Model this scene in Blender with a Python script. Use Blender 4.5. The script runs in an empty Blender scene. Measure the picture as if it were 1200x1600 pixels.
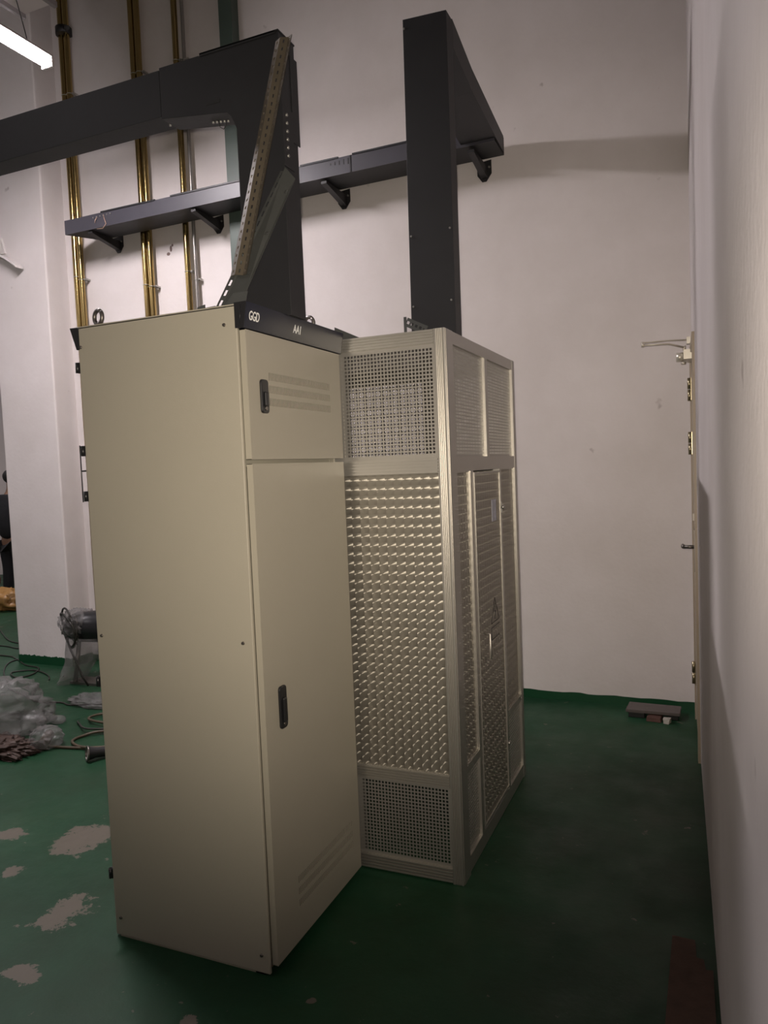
import bpy, bmesh, math, random
from mathutils import Vector, Matrix, noise
random.seed(7)
C = bpy.context.scene.collection
V = Vector
PI = math.pi

# ---------------------------------------------------------------- camera
CAM_H = 1.6709
F_PX, YAW, PITCH, ROLL = 1160.3, -0.4065, 0.0605, -0.0411
def make_camera():
    fw = V((math.sin(YAW)*math.cos(PITCH), math.cos(YAW)*math.cos(PITCH), -math.sin(PITCH)))
    r0 = V((math.cos(YAW), -math.sin(YAW), 0)); u0 = r0.cross(fw)
    r = r0*math.cos(ROLL)+u0*math.sin(ROLL); u = -r0*math.sin(ROLL)+u0*math.cos(ROLL)
    cd = bpy.data.cameras.new('camera'); co = bpy.data.objects.new('camera', cd); C.objects.link(co)
    cd.sensor_fit = 'VERTICAL'; cd.sensor_height = 36; cd.sensor_width = 27
    cd.lens = 36*F_PX/1600; cd.clip_start = .03; cd.clip_end = 60
    m = Matrix((r, u, -fw)).transposed().to_4x4(); m.translation = (0, 0, CAM_H)
    co.matrix_world = m
    bpy.context.scene.camera = co
make_camera()

# ---------------------------------------------------------------- light, exposure
sc = bpy.context.scene
sc.view_settings.view_transform = 'Standard'; sc.view_settings.look = 'None'
sc.view_settings.gamma = 1; sc.view_settings.use_curve_mapping = False
sc.view_settings.exposure = 0.0
w = bpy.data.worlds.new('world'); sc.world = w; w.use_nodes = True
w.node_tree.nodes['Background'].inputs[0].default_value = (.5, .5, .55, 1)
w.node_tree.nodes['Background'].inputs[1].default_value = 0.02
TUBE_COL = (1.0, .92, .95)
TUBE_EMIT = 125.0
FLASH_W = 290.0
LAMP_W = 108.0
def area(name, loc, sx, sy, power, col, rot=(0, 0, 0)):
    l = bpy.data.lights.new(name, 'AREA'); l.shape = 'RECTANGLE'; l.size = sx; l.size_y = sy
    l.energy = power; l.color = col
    o = bpy.data.objects.new(name, l); C.objects.link(o); o.location = loc; o.rotation_euler = rot
    return o
# fluorescent fittings of the same rows, outside the frame
area('tube_light', (-3.9, 0.2, 4.33), .08, 1.2, 10, TUBE_COL)
area('tube_light', (-7.6, 3.2, 4.33), .08, 1.2, 36, TUBE_COL)
area('tube_light', (-7.6, 0.2, 4.33), .08, 1.2, 36, TUBE_COL)
area('tube_light', (-8.2, 7.4, 4.33), .08, 1.2, 110, TUBE_COL)
# the phone's flash: a soft-edged beam along the view
fl = bpy.data.lights.new('camera_flash', 'SPOT'); fl.energy = FLASH_W; fl.color = (1, .88, .73); fl.shadow_soft_size = .008
fl.spot_size = math.radians(84); fl.spot_blend = 1
fo = bpy.data.objects.new('camera_flash', fl); C.objects.link(fo)
fo.matrix_world = Matrix.Translation((-.015, .01, .03)) @ bpy.context.scene.camera.matrix_world @ Matrix.Rotation(math.radians(6.5), 4, 'X')

# ---------------------------------------------------------------- materials
MATS = {}
def nodes_of(m): return m.node_tree.nodes, m.node_tree.links
def mat(name, col, rough=.5, metal=0, bump=0, bscale=60, vary=0, vscale=6, spec=.5, coat=0, emit=None, estr=0, alpha=1, trans=0):
    if name in MATS: return MATS[name]
    m = bpy.data.materials.new(name); m.use_nodes = True
    n, l = nodes_of(m); b = n['Principled BSDF']
    b.inputs['Base Color'].default_value = (*col, 1); b.inputs['Roughness'].default_value = rough
    b.inputs['Metallic'].default_value = metal; b.inputs['Specular IOR Level'].default_value = spec
    b.inputs['Coat Weight'].default_value = coat; b.inputs['Alpha'].default_value = alpha
    b.inputs['Transmission Weight'].default_value = trans
    if emit: b.inputs['Emission Color'].default_value = (*emit, 1); b.inputs['Emission Strength'].default_value = estr
    tc = n.new('ShaderNodeTexCoord')
    if vary:
        t = n.new('ShaderNodeTexNoise'); t.inputs['Scale'].default_value = vscale; t.inputs['Detail'].default_value = 6
        l.new(tc.outputs['Object'], t.inputs['Vector'])
        mx = n.new('ShaderNodeMix'); mx.data_type = 'RGBA'
        mx.inputs[6].default_value = (*[c*(1-vary) for c in col], 1); mx.inputs[7].default_value = (*[min(1, c*(1+vary)) for c in col], 1)
        l.new(t.outputs['Fac'], mx.inputs[0]); l.new(mx.outputs[2], b.inputs['Base Color'])
    if bump:
        t2 = n.new('ShaderNodeTexNoise'); t2.inputs['Scale'].default_value = bscale; t2.inputs['Detail'].default_value = 4
        l.new(tc.outputs['Object'], t2.inputs['Vector'])
        bp = n.new('ShaderNodeBump'); bp.inputs['Strength'].default_value = bump; bp.inputs['Distance'].default_value = .01
        l.new(t2.outputs['Fac'], bp.inputs['Height']); l.new(bp.outputs['Normal'], b.inputs['Normal'])
    MATS[name] = m
    return m

def ramp(n, pts):
    r = n.new('ShaderNodeValToRGB'); e = r.color_ramp.elements
    while len(e) < len(pts): e.new(.5)
    for i, (p_, c) in enumerate(pts): e[i].position = p_; e[i].color = (*c, 1) if len(c) == 3 else c
    return r

def wall_mat():
    m = mat('wall_paint', (.60, .545, .545), .75, bump=.12, bscale=35, spec=.25)
    n, l = nodes_of(m); b = n['Principled BSDF']; tc = n['Texture Coordinate']
    t = n.new('ShaderNodeTexNoise'); t.inputs['Scale'].default_value = 1.3; t.inputs['Detail'].default_value = 8; t.inputs['Roughness'].default_value = .62
    l.new(tc.outputs['Object'], t.inputs['Vector'])
    r = ramp(n, [(.3, (.57, .525, .505)), (.7, (.655, .61, .60))]); l.new(t.outputs['Fac'], r.inputs[0])
    # small dirt flecks
    t3 = n.new('ShaderNodeTexNoise'); t3.inputs['Scale'].default_value = 7; t3.inputs['Detail'].default_value = 3
    l.new(tc.outputs['Object'], t3.inputs['Vector'])
    r3 = ramp(n, [(.0, (.35, .31, .30)), (.21, (.5, .46, .45)), (.26, (1, 1, 1))]); l.new(t3.outputs['Fac'], r3.inputs[0])
    mx = n.new('ShaderNodeMix'); mx.data_type = 'RGBA'; mx.blend_type = 'MULTIPLY'; mx.inputs[0].default_value = .6
    l.new(r.outputs[0], mx.inputs[6]); l.new(r3.outputs[0], mx.inputs[7]); l.new(mx.outputs[2], b.inputs['Base Color'])
    return m
WALL = wall_mat()

def floor_mat():
    m = mat('green_floor_paint', (.02, .12, .06), .34, spec=.5)
    n, l = nodes_of(m); b = n['Principled BSDF']; tc = n['Texture Coordinate']
    def nz(scale, detail=5, rough=.6, dist=0):
        t = n.new('ShaderNodeTexNoise'); t.inputs['Scale'].default_value = scale; t.inputs['Detail'].default_value = detail
        t.inputs['Roughness'].default_value = rough; t.inputs['Distortion'].default_value = dist
        l.new(tc.outputs['Object'], t.inputs['Vector']); return t
    g = ramp(n, [(.3, (.007, .034, .015)), (.6, (.013, .056, .026)), (.8, (.030, .078, .042))]); l.new(nz(1.4, 7).outputs['Fac'], g.inputs[0])
    # worn-through patches showing the pale screed, mostly round the cabinet's foot on the left
    spots = [(-2.68, 2.52, .24), (-2.45, 2.62, .16), (-2.30, 2.05, .17), (-2.15, 1.72, .10), (-1.47, 1.74, .05), (-3.05, 2.45, .12), (-2.75, 2.2, .08), (-1.05, 1.75, .04), (-1.16, 1.95, .03)]
    acc = None
    wn = nz(9, 6, .7); 
    for (x, y, rad) in spots:
        d = n.new('ShaderNodeVectorMath'); d.operation = 'DISTANCE'; l.new(tc.outputs['Object'], d.inputs[0]); d.inputs[1].default_value = (x, y, 0)
        q = n.new('ShaderNodeMath'); q.operation = 'DIVIDE'; l.new(d.outputs['Value'], q.inputs[0]); q.inputs[1].default_value = rad*.9
        s = n.new('ShaderNodeMath'); s.operation = 'SUBTRACT'; s.inputs[0].default_value = 1; s.use_clamp = True; l.new(q.outputs[0], s.inputs[1])
        if acc is None: acc = s
        else:
            a = n.new('ShaderNodeMath'); a.operation = 'MAXIMUM'; l.new(acc.outputs[0], a.inputs[0]); l.new(s.outputs[0], a.inputs[1]); acc = a
    mu = n.new('ShaderNodeMath'); mu.operation = 'MULTIPLY_ADD'; l.new(acc.outputs[0], mu.inputs[0]); mu.inputs[1].default_value = .42; l.new(wn.outputs['Fac'], mu.inputs[2])
    mask = ramp(n, [(.66, (0, 0, 0)), (.69, (1, 1, 1))]); l.new(mu.outputs[0], mask.inputs[0])
    fleck = ramp(n, [(.71, (0, 0, 0)), (.745, (.7, .7, .7))]); l.new(nz(16, 3, .6, .6).outputs['Fac'], fleck.inputs[0])
    mm = n.new('ShaderNodeMath'); mm.operation = 'MAXIMUM'; l.new(mask.outputs[0], mm.inputs[0]); l.new(fleck.outputs[0], mm.inputs[1])
    dirt = ramp(n, [(.45, (1, 1, 1)), (.75, (1.15, .75, .62))]); l.new(nz(2.6, 8, .7).outputs['Fac'], dirt.inputs[0])
    m1 = n.new('ShaderNodeMix'); m1.data_type = 'RGBA'; m1.blend_type = 'MULTIPLY'; m1.inputs[0].default_value = .8
    l.new(g.outputs[0], m1.inputs[6]); l.new(dirt.outputs[0], m1.inputs[7])
    m2 = n.new('ShaderNodeMix'); m2.data_type = 'RGBA'; l.new(mm.outputs[0], m2.inputs[0]); l.new(m1.outputs[2], m2.inputs[6]); m2.inputs[7].default_value = (.125, .11, .088, 1)
    l.new(m2.outputs[2], b.inputs['Base Color'])
    rr = ramp(n, [(.3, (.34, .34, .34)), (.75, (.6, .6, .6))]); l.new(nz(3.3, 6).outputs['Fac'], rr.inputs[0]); l.new(rr.outputs[0], b.inputs['Roughness'])
    bp = n.new('ShaderNodeBump'); bp.inputs['Strength'].default_value = .15; bp.inputs['Distance'].default_value = .01
    l.new(nz(14, 4).outputs['Fac'], bp.inputs['Height']); l.new(bp.outputs['Normal'], b.inputs['Normal'])
    return m
FLOOR = floor_mat(); FLOOR.node_tree.nodes['Principled BSDF'].inputs['Specular IOR Level'].default_value = .22

def swirl_mat(name, axis):
    """engine-turned sheet: overlapping brushed discs on a square grid; axis 0 -> sheet spans x,z ; axis 1 -> y,z"""
    m = mat(name, (.40, .375, .32), .42, metal=1)
    n, l = nodes_of(m); b = n['Principled BSDF']; tc = n['Texture Coordinate']
    sp = n.new('ShaderNodeSeparateXYZ'); l.new(tc.outputs['Object'], sp.inputs[0])
    def cell(sock, off):
        d = n.new('ShaderNodeMath'); d.operation = 'DIVIDE'; l.new(sock, d.inputs[0]); d.inputs[1].default_value = .038
        f = n.new('ShaderNodeMath'); f.operation = 'FRACT'; l.new(d.outputs[0], f.inputs[0])
        s = n.new('ShaderNodeMath'); s.operation = 'SUBTRACT'; l.new(f.outputs[0], s.inputs[0]); s.inputs[1].default_value = off
        return s.outputs[0]
    u = cell(sp.outputs[axis], .30); v = cell(sp.outputs[2], .62)
    cb = n.new('ShaderNodeCombineXYZ'); l.new(u, cb.inputs[axis]); l.new(v, cb.inputs[2])
    nm = n.new('ShaderNodeVectorMath'); nm.operation = 'NORMALIZE'; l.new(cb.outputs[0], nm.inputs[0])
    b.inputs['Anisotropic'].default_value = .98; b.inputs['Anisotropic Rotation'].default_value = 0
    l.new(nm.outputs[0], b.inputs['Tangent'])
    b2 = n.new('ShaderNodeBsdfPrincipled'); b2.inputs['Base Color'].default_value = (.33, .305, .265, 1); b2.inputs['Metallic'].default_value = .7; b2.inputs['Roughness'].default_value = .6
    # each disc covers its neighbours a little: a faint step of tone round it
    ln = n.new('ShaderNodeVectorMath'); ln.operation = 'LENGTH'; l.new(cb.outputs[0], ln.inputs[0])
    rp = ramp(n, [(.0, (.40, .37, .32)), (.55, (.35, .325, .28)), (.72, (.24, .22, .19))]); l.new(ln.outputs['Value'], rp.inputs[0]); l.new(rp.outputs[0], b2.inputs['Base Color'])
    ms = n.new('ShaderNodeMixShader'); ms.inputs[0].default_value = .45; l.new(b.outputs[0], ms.inputs[1]); l.new(b2.outputs[0], ms.inputs[2]); l.new(ms.outputs[0], n['Material Output'].inputs['Surface'])
    return m
SWX = swirl_mat('engine_turned_sheet_long', 0); SWY = swirl_mat('engine_turned_sheet_short', 1)

BEIGE = mat('cabinet_beige_paint', (.325, .30, .242), .42, bump=.04, bscale=260, vary=.04, vscale=3)
BEIGE_IN = mat('cabinet_inner_paint', (.30, .28, .22), .5)
DARK = mat('dark_recess', (.01, .01, .01), .6)
BLACKP = mat('black_plastic', (.012, .012, .013), .32)
NAVY = mat('navy_gloss_paint', (.008, .010, .020), .26, spec=.35)
WHITEP = mat('white_lettering', (.75, .75, .72), .5)
STEEL = mat('zinc_steel', (.42, .41, .38), .38, metal=.9, vary=.15, vscale=20)
EYE = mat('eye_bolt_steel', (.18, .165, .15), .4, metal=.9)
ALU = mat('fluted_aluminium', (.46, .44, .40), .40, metal=.85)
ALUD = mat('perforated_aluminium', (.42, .40, .365), .42, metal=.75)
DUCT = mat('dark_grey_duct_paint', (.0135, .0135, .0148), .5, spec=.4, vary=.2, vscale=8, bump=.05, bscale=50)
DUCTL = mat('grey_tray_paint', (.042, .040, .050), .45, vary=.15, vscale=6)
BRKT = mat('black_bracket_paint', (.012, .011, .012), .5)
TAN = mat('tan_galvanised', (.095, .078, .054), .55, metal=.3, vary=.25, vscale=15)
GALV = mat('grey_galvanised', (.075, .078, .074), .5, metal=.4, vary=.25, vscale=12)
GOLD = mat('brass_pipe', (.40, .29, .12), .22, metal=1, bump=.12, bscale=40)
GREYPIPE = mat('grey_pipe', (.33, .31, .29), .3, metal=.7)
GREENP = mat('green_grey_paint', (.06, .085, .07), .45, vary=.15)
DOORM = mat('door_tan_paint', (.33, .27, .20), .5, vary=.08, vscale=5)
HINGE = mat('brass_hinge', (.35, .30, .20), .3, metal=.9)
SILVER = mat('closer_silver', (.62, .58, .50), .35, metal=.5)
GREENB = mat('dark_green_skirting_paint', (.004, .05, .018), .4)
TUBEM = mat('lamp_tube_glow', (1, 1, 1), .4, emit=TUBE_COL, estr=TUBE_EMIT)
LAMPH = mat('lamp_housing', (.55, .50, .48), .5)
TRUNK = mat('trunking_grey', (.22, .20, .20), .55)
WPLAS = mat('white_plastic', (.62, .58, .56), .4)
COPPER = mat('copper_wire', (.5, .33, .25), .4, metal=.6)
CABLE = mat('dark_cable', (.02, .018, .014), .5)
CABLEB = mat('brown_cable', (.07, .05, .03), .5)
BOARD = mat('brown_board', (.085, .048, .034), .85, vary=.35, vscale=25, bump=.3, bscale=90)
PLANK = mat('grey_brown_plank', (.10, .082, .075), .8, vary=.2, vscale=20, bump=.2)
BRICK = mat('red_brick', (.085, .04, .03), .85, vary=.3, vscale=20)
PAPER = mat('white_scrap', (.4, .37, .33), .7)
STUFFO = mat('orange_sheeting', (.32, .17, .05), .45, vary=.4, vscale=8, bump=.3)
STUFFB = mat('blue_sheeting', (.06, .09, .14), .5)
SKIN = mat('skin', (.30, .17, .11), .55)
HAIR = mat('black_hair', (.008, .007, .007), .6, bump=.4, bscale=150)
CLOTH = mat('black_jacket_cloth', (.010, .010, .013), .8, bump=.3, bscale=30)
REDC = mat('dark_red_cloth', (.09, .008, .012), .8)
CEIL = mat('ceiling_paint', (.40, .37, .36), .85, vary=.08, vscale=2)
DECAL = mat('warning_line_black', (.015, .014, .012), .5)
LABEL = mat('label_paper', (.36, .36, .42), .5)
def plastic_mat():
    m = bpy.data.materials.new('clear_plastic_film'); m.use_nodes = True
    n, l = nodes_of(m); out = n['Material Output']; b = n['Principled BSDF']
    b.inputs['Base Color'].default_value = (.36, .35, .345, 1); b.inputs['Roughness'].default_value = .25
    tr = n.new('ShaderNodeBsdfTransparent'); tr.inputs[0].default_value = (.92, .92, .92, 1)
    tl = n.new('ShaderNodeBsdfTranslucent'); tl.inputs[0].default_value = (.36, .34, .33, 1)
    m1 = n.new('ShaderNodeMixShader'); m1.inputs[0].default_value = .4; l.new(b.outputs[0], m1.inputs[1]); l.new(tl.outputs[0], m1.inputs[2])
    mx = n.new('ShaderNodeMixShader'); 
    tc = n.new('ShaderNodeTexCoord'); t = n.new('ShaderNodeTexNoise'); t.inputs['Scale'].default_value = 9; t.inputs['Detail'].default_value = 6
    l.new(tc.outputs['Object'], t.inputs['Vector']); r = ramp(n, [(.3, (.22, .22, .22)), (.7, (.50, .50, .50))]); l.new(t.outputs['Fac'], r.inputs[0])
    l.new(r.outputs[0], mx.inputs[0]); l.new(tr.outputs[0], mx.inputs[1]); l.new(m1.outputs[0], mx.inputs[2]); l.new(mx.outputs[0], out.inputs['Surface'])
    bp = n.new('ShaderNodeBump'); bp.inputs['Strength'].default_value = .6; bp.inputs['Distance'].default_value = .02
    l.new(t.outputs['Fac'], bp.inputs['Height']); l.new(bp.outputs['Normal'], b.inputs['Normal'])
    return m
FILM = plastic_mat()

# ---------------------------------------------------------------- mesh helpers
class MB:
    """collects shapes in world coordinates; build() links them as ONE mesh object"""
    def __init__(s): s.bm = bmesh.new()
    def quad(s, pts): 
        return s.bm.faces.new([s.bm.verts.new(p_) for p_ in pts])
    def box(s, a, b, bev=0):
        x0, y0, z0 = [min(a[i], b[i]) for i in range(3)]; x1, y1, z1 = [max(a[i], b[i]) for i in range(3)]
        return s.hexa([(x0, y0, z0), (x1, y0, z0), (x1, y1, z0), (x0, y1, z0), (x0, y0, z1), (x1, y0, z1), (x1, y1, z1), (x0, y1, z1)], bev)
    def hexa(s, P, bev=0):
        v = [s.bm.verts.new(p_) for p_ in P]
        fs = [s.bm.faces.new([v[i] for i in q]) for q in ((0, 3, 2, 1), (4, 5, 6, 7), (0, 1, 5, 4), (1, 2, 6, 5), (2, 3, 7, 6), (3, 0, 4, 7))]
        if bev:
            es = list({e for f in fs for e in f.edges})
            bmesh.ops.bevel(s.bm, geom=es, offset=bev, segments=2, affect='EDGES', profile=.5)
        return s
    def obox(s, c, ax, ay, az, bev=0):
        """oriented box: centre and three half-axis vectors"""
        c, ax, ay, az = V(c), V(ax), V(ay), V(az)
        P = [c+sx*ax+sy*ay+sz*az for sz in (-1, 1) for sx, sy in ((-1, -1), (1, -1), (1, 1), (-1, 1))]
        return s.hexa(P, bev)
    def prism(s, pts, d):
        """pts polygon extruded by vector d"""
        d = V(d); a = [s.bm.verts.new(p_) for p_ in pts]; b = [s.bm.verts.new(V(p_)+d) for p_ in pts]
        s.bm.faces.new(a[::-1]); s.bm.faces.new(b); n = len(pts)
        for i in range(n): s.bm.faces.new([a[i], a[(i+1) % n], b[(i+1) % n], b[i]])
        return s
    def tube(s, pts, r, n=10, cap=True):
        pts = [V(p_) for p_ in pts]; rings = []; up = None
        for i, p_ in enumerate(pts):
            t = (pts[min(i+1, len(pts)-1)]-pts[max(i-1, 0)])
            if t.length < 1e-9: t = V((0, 0, 1))
            t.normalize()
            if up is None: up = V((0, 0, 1)) if abs(t.z) < .9 else V((1, 0, 0))
            a = up-t*up.dot(t)
            if a.length < 1e-4: a = t.orthogonal()
            a.normalize(); b = t.cross(a); up = a
            rr = r[i] if isinstance(r, (list, tuple)) else r
            rings.append([s.bm.verts.new(p_+a*rr*math.cos(2*PI*k/n)+b*rr*math.sin(2*PI*k/n)) for k in range(n)])
        for q, w_ in zip(rings, rings[1:]):
            for k in range(n):
                f = s.bm.faces.new([q[k], q[(k+1) % n], w_[(k+1) % n], w_[k]]); f.smooth = True
        if cap: s.bm.faces.new(rings[0][::-1]); s.bm.faces.new(rings[-1])
        return s
    def torus(s, c, nrm, R, r, n=20, m=8, a0=0, a1=2*PI):
        nrm = V(nrm).normalized(); a = nrm.orthogonal().normalized(); b = nrm.cross(a)
        pts = [V(c)+R*(a*math.cos(a0+(a1-a0)*i/n)+b*math.sin(a0+(a1-a0)*i/n)) for i in range(n+1)]
        return s.tube(pts, r, m)
    def perf(s, o, U, W, N, w, h, nx, ny, hw, hh, th=.0015, mu=0, mw=0):
        """perforated sheet: nx*ny rectangular holes of hw*hh, plain margins mu, mw; N = outward normal"""
        o, U, W, N = V(o), V(U), V(W), V(N)
        pu, pw = (w-2*mu)/nx, (h-2*mw)/ny
        P = lambda a, b, k: o+U*a+W*b-N*(k*th)
        us = []; 
        for i in range(nx): c0 = mu+pu*(i+.5); us += [c0-hw/2, c0+hw/2]
        ws = []
        for j in range(ny): c0 = mw+pw*(j+.5); ws += [c0-hh/2, c0+hh/2]
        us = [0]+us+[w]; ws = [0]+ws+[h]
        F = [[s.bm.verts.new(P(a, b, 0)) for b in ws] for a in us]
        B = [[s.bm.verts.new(P(a, b, 1)) for b in ws] for a in us]
        for i in range(len(us)-1):
            for j in range(len(ws)-1):
                hole = i % 2 == 1 and j % 2 == 1
                if not hole:
                    s.bm.faces.new([F[i][j], F[i+1][j], F[i+1][j+1], F[i][j+1]])
                    s.bm.faces.new([B[i][j], B[i][j+1], B[i+1][j+1], B[i+1][j]])
                else:
                    for (q, r_) in (((i, j), (i+1, j)), ((i+1, j), (i+1, j+1)), ((i+1, j+1), (i, j+1)), ((i, j+1), (i, j))):
                        s.bm.faces.new([F[q[0]][q[1]], F[r_[0]][r_[1]], B[r_[0]][r_[1]], B[q[0]][q[1]]])
        return s
    def build(s, name, m, parent=None, bev=0):
        bmesh.ops.recalc_face_normals(s.bm, faces=s.bm.faces)
        me = bpy.data.meshes.new(name); 
        base = V((0, 0, 0))
        if parent is not None:
            q = parent
            while q is not None: base = base+V(q.location); q = q.parent
        else:
            zs = [v.co for v in s.bm.verts]
            lo = V([min(v[i] for v in zs) for i in range(3)]); hi = V([max(v[i] for v in zs) for i in range(3)])
            base = V(((lo.x+hi.x)/2, (lo.y+hi.y)/2, lo.z))
        for v in s.bm.verts: v.co -= base
        s.bm.to_mesh(me); s.bm.free(); me.materials.append(m)
        o = bpy.data.objects.new(name, me); C.objects.link(o)
        if parent is not None: o.parent = parent
        else: o.location = base
        if bev:
            b = o.modifiers.new('bevel', 'BEVEL'); b.width = bev; b.segments = 2; b.limit_method = 'ANGLE'
        return o
def tag(o, label, cat, group=None, kind=None):
    if label: o['label'] = label
    if cat: o['category'] = cat
    if group: o['group'] = group
    if kind: o['kind'] = kind
    return o
def thing(name, loc, label, cat, group=None):
    o = bpy.data.objects.new(name, None); C.objects.link(o); o.location = loc; o.empty_display_size = .1
    return tag(o, label, cat, group)
def copy_tree(o, parent=None):
    c = o.copy(); C.objects.link(c)
    if parent is not None: c.parent = parent
    for ch in [x for x in bpy.data.objects if x.parent == o]: copy_tree(ch, c)
    return c
def struct(o): o['kind'] = 'structure'; return o
def wpos(o):
    """structures keep world coordinates for their textures"""
    return o

# ================================================================ SETTING
YB = 5.1393
def WX(y): return .095-.029*y          # right wall surface
CEIL_Z = 6.4
def plate(name, a, b, m): return struct(MB().box(a, b).build(name, m))
fo_ = MB().box((-13, -4, -.1), (.6, 12, 0)).build('floor', FLOOR); struct(fo_)
for v in fo_.data.vertices: v.co += fo_.location       # floor texture in world coordinates
fo_.location = (0, 0, 0)
plate('ceiling', (-13, -4, CEIL_Z), (.6, 12, CEIL_Z+.1), CEIL)
plate('wall_back', (-5.2, YB, 0), (.3, YB+.35, CEIL_Z), WALL)
plate('wall_far', (-13, 9.6, 0), (-5.2, 9.8, CEIL_Z), WALL)
plate('wall_left', (-12.2, -4, 0), (-12, 9.6, CEIL_Z), WALL)
plate('wall_front', (-12, -3.2, 0), (.4, -3, CEIL_Z), WALL)
struct(MB().box((-5.86, 4.9, 0), (-5.2, 5.6, CEIL_Z), .012).build('wall_column', WALL))
D0, D1, DH = 4.27, 5.02, 2.30         # doorway in the right wall
struct(MB().prism([(WX(-3), -3, 0), (WX(D0), D0, 0), (WX(D0)+.25, D0, 0), (WX(-3)+.25, -3, 0)], (0, 0, CEIL_Z))
       .prism([(WX(D0), D0, DH), (WX(D1), D1, DH), (WX(D1)+.25, D1, DH), (WX(D0)+.25, D0, DH)], (0, 0, CEIL_Z-DH))
       .prism([(WX(D1), D1, 0), (WX(YB), YB, 0), (WX(YB)+.25, YB, 0), (WX(D1)+.25, D1, 0)], (0, 0, CEIL_Z)).build('wall_right', WALL))
# green painted skirting, ragged upper edge
def skirt(name, a, b, h, d=.004):
    m = MB(); n = 90; a = V(a); b = V(b); t = (b-a).normalized(); nr = V((t.y, -t.x, 0))
    top = [h+.012*noise.noise(V((i*.35, a.x, a.y)))+.004*random.random() for i in range(n+1)]
    for i in range(n):
        p0 = a.lerp(b, i/n); p1 = a.lerp(b, (i+1)/n); z0, z1 = V((0, 0, top[i])), V((0, 0, top[i+1]))
        m.quad([p0+nr*d, p1+nr*d, p1+nr*d+z1, p0+nr*d+z0]); m.quad([p0+nr*d+z0, p1+nr*d+z1, p1+z1, p0+z0])
    m.quad([a, a+nr*d, a+nr*d+V((0, 0, top[0])), a+V((0, 0, top[0]))]); m.quad([b, b+nr*d, b+nr*d+V((0, 0, top[-1])), b+V((0, 0, top[-1]))])
    return struct(m.build(name, GREENB))
skirt('baseboard_back', (-5.2, YB-.0, 0), (WX(YB), YB-.0, 0), .058)
skirt('baseboard_column', (-5.86, 4.9, 0), (-5.2, 4.9, 0), .075)
skirt('baseboard_column_side', (-5.2, 4.9, 0), (-5.2, YB, 0), .075)

# ---- door in the right wall (seen edge-on)
def rw(y, d=0, z=0): return V((WX(y)-d, y, z))
dr = thing('door_1', rw((D0+D1)/2), None, None); dr['kind'] = 'structure'
def rbox(m, y0, y1, z0, z1, d0, d1):
    m.hexa([rw(y0, d0, z0), rw(y0, d1, z0), rw(y1, d1, z0), rw(y1, d0, z0), rw(y0, d0, z1), rw(y0, d1, z1), rw(y1, d1, z1), rw(y1, d0, z1)]); return m
m = MB(); rbox(m, D0-.012, D0+.04, 0, DH+.012, -.10, .014); rbox(m, D1-.04, D1+.012, 0, DH+.012, -.10, .014); rbox(m, D0+.04, D1-.04, DH-.04, DH+.012, -.10, .014)
m.build('door_frame', DOORM, dr)
m = MB(); rbox(m, D0+.045, D1-.045, .01, DH-.045, -.04, .006); leaf = m.build('door_leaf', DOORM, dr)
for z in (2.07, 1.74, .30):
    m = MB(); y = 4.985
    m.tube([rw(y, .018, z-.07), rw(y, .018, z-.002)], .011, 10); m.tube([rw(y, .018, z+.002), rw(y, .018, z+.07)], .011, 10)
    rbox(m, y-.05, y+.01, z-.068, z+.068, .006, .010)
    m.build('hinge', HINGE, dr)
m = MB(); y = D0+.11
rbox(m, y-.03, y+.03, 1.03, 1.26, .006, .016); m.tube([rw(y, .01, 1.165), rw(y, .065, 1.165)], .010)
m.tube([rw(y, .062, 1.165), rw(y+.02, .072, 1.165), rw(y+.12, .072, 1.161)], [.011, .011, .009]); rbox(m, y-.018, y+.018, 1.31, 1.35, .006, .02)
m.build('lever_handle', EYE, dr)
m = MB(); rbox(m, 4.70, 4.92, 2.225, 2.28, .006, .05); m.tube([rw(4.81, .05, 2.25), rw(4.81, .09, 2.25)], .027, 16)
m.tube([rw(4.81, .05, 2.22), rw(4.81, .05, 2.205)], .014); cl = m.build('door_closer', SILVER, dr)
m = MB(); m.tube([rw(4.81, .045, 2.29), rw(4.81, .045, 2.315)], .01); m.tube([rw(4.81, .045, 2.305), rw(4.70, .13, 2.32), rw(4.63, .27, 2.315)], .006, 8)
m.tube([rw(4.63, .27, 2.305), rw(4.63, .27, 2.335)], .009); m.tube([rw(4.63, .27, 2.33), rw(4.85, .13, 2.36), rw(4.90, .02, 2.36)], .005, 8)
rbox(m, 4.87, 4.93, 2.335, 2.375, .008, .03)
m.build('closer_arm', SILVER, cl)

# ================================================================ SWITCHGEAR CABINET
X0, X1, Y0, Y1, H = -1.9975, -1.3374, 1.9992, 2.6764, 2.2
cab = thing('switchgear_cabinet', ((X0+X1)/2, (Y0+Y1)/2, 0), 'tall beige steel switchgear cabinet with navy header strip, standing in front of the mesh enclosure', 'electrical cabinet')
m = MB(); t = .0015
m.box((X0+.02, Y0+.003, .03), (X0+.06, Y0+.045, H-.004)); m.box((X1-.06, Y0+.003, 0), (X1-.022, Y0+.045, H-.004))
m.box((X0+.02, Y1-.045, .03), (X0+.06, Y1-.003, H-.004)); m.box((X1-.06, Y1-.045, 0), (X1-.022, Y1-.003, H-.004))
m.box((X0+.02, Y0+.003, 0), (X1-.022, Y1-.003, .03)); m.box((X0+.02, Y0+.045, H-.06), (X0+.05, Y1-.045, H-.004)); m.box((X1-.05, Y0+.045, H-.06), (X1-.024, Y1-.045, H-.004))
m.box((X1-.05, Y0+.045, 1.69), (X1-.024, Y1-.045, 1.715))
m.build('frame', BEIGE_IN, cab)
m = MB(); m.box((X0+.002, Y0, .006), (X1-.001, Y0+.012, H), .003); m.build('side_panel', BEIGE, cab)
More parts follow.
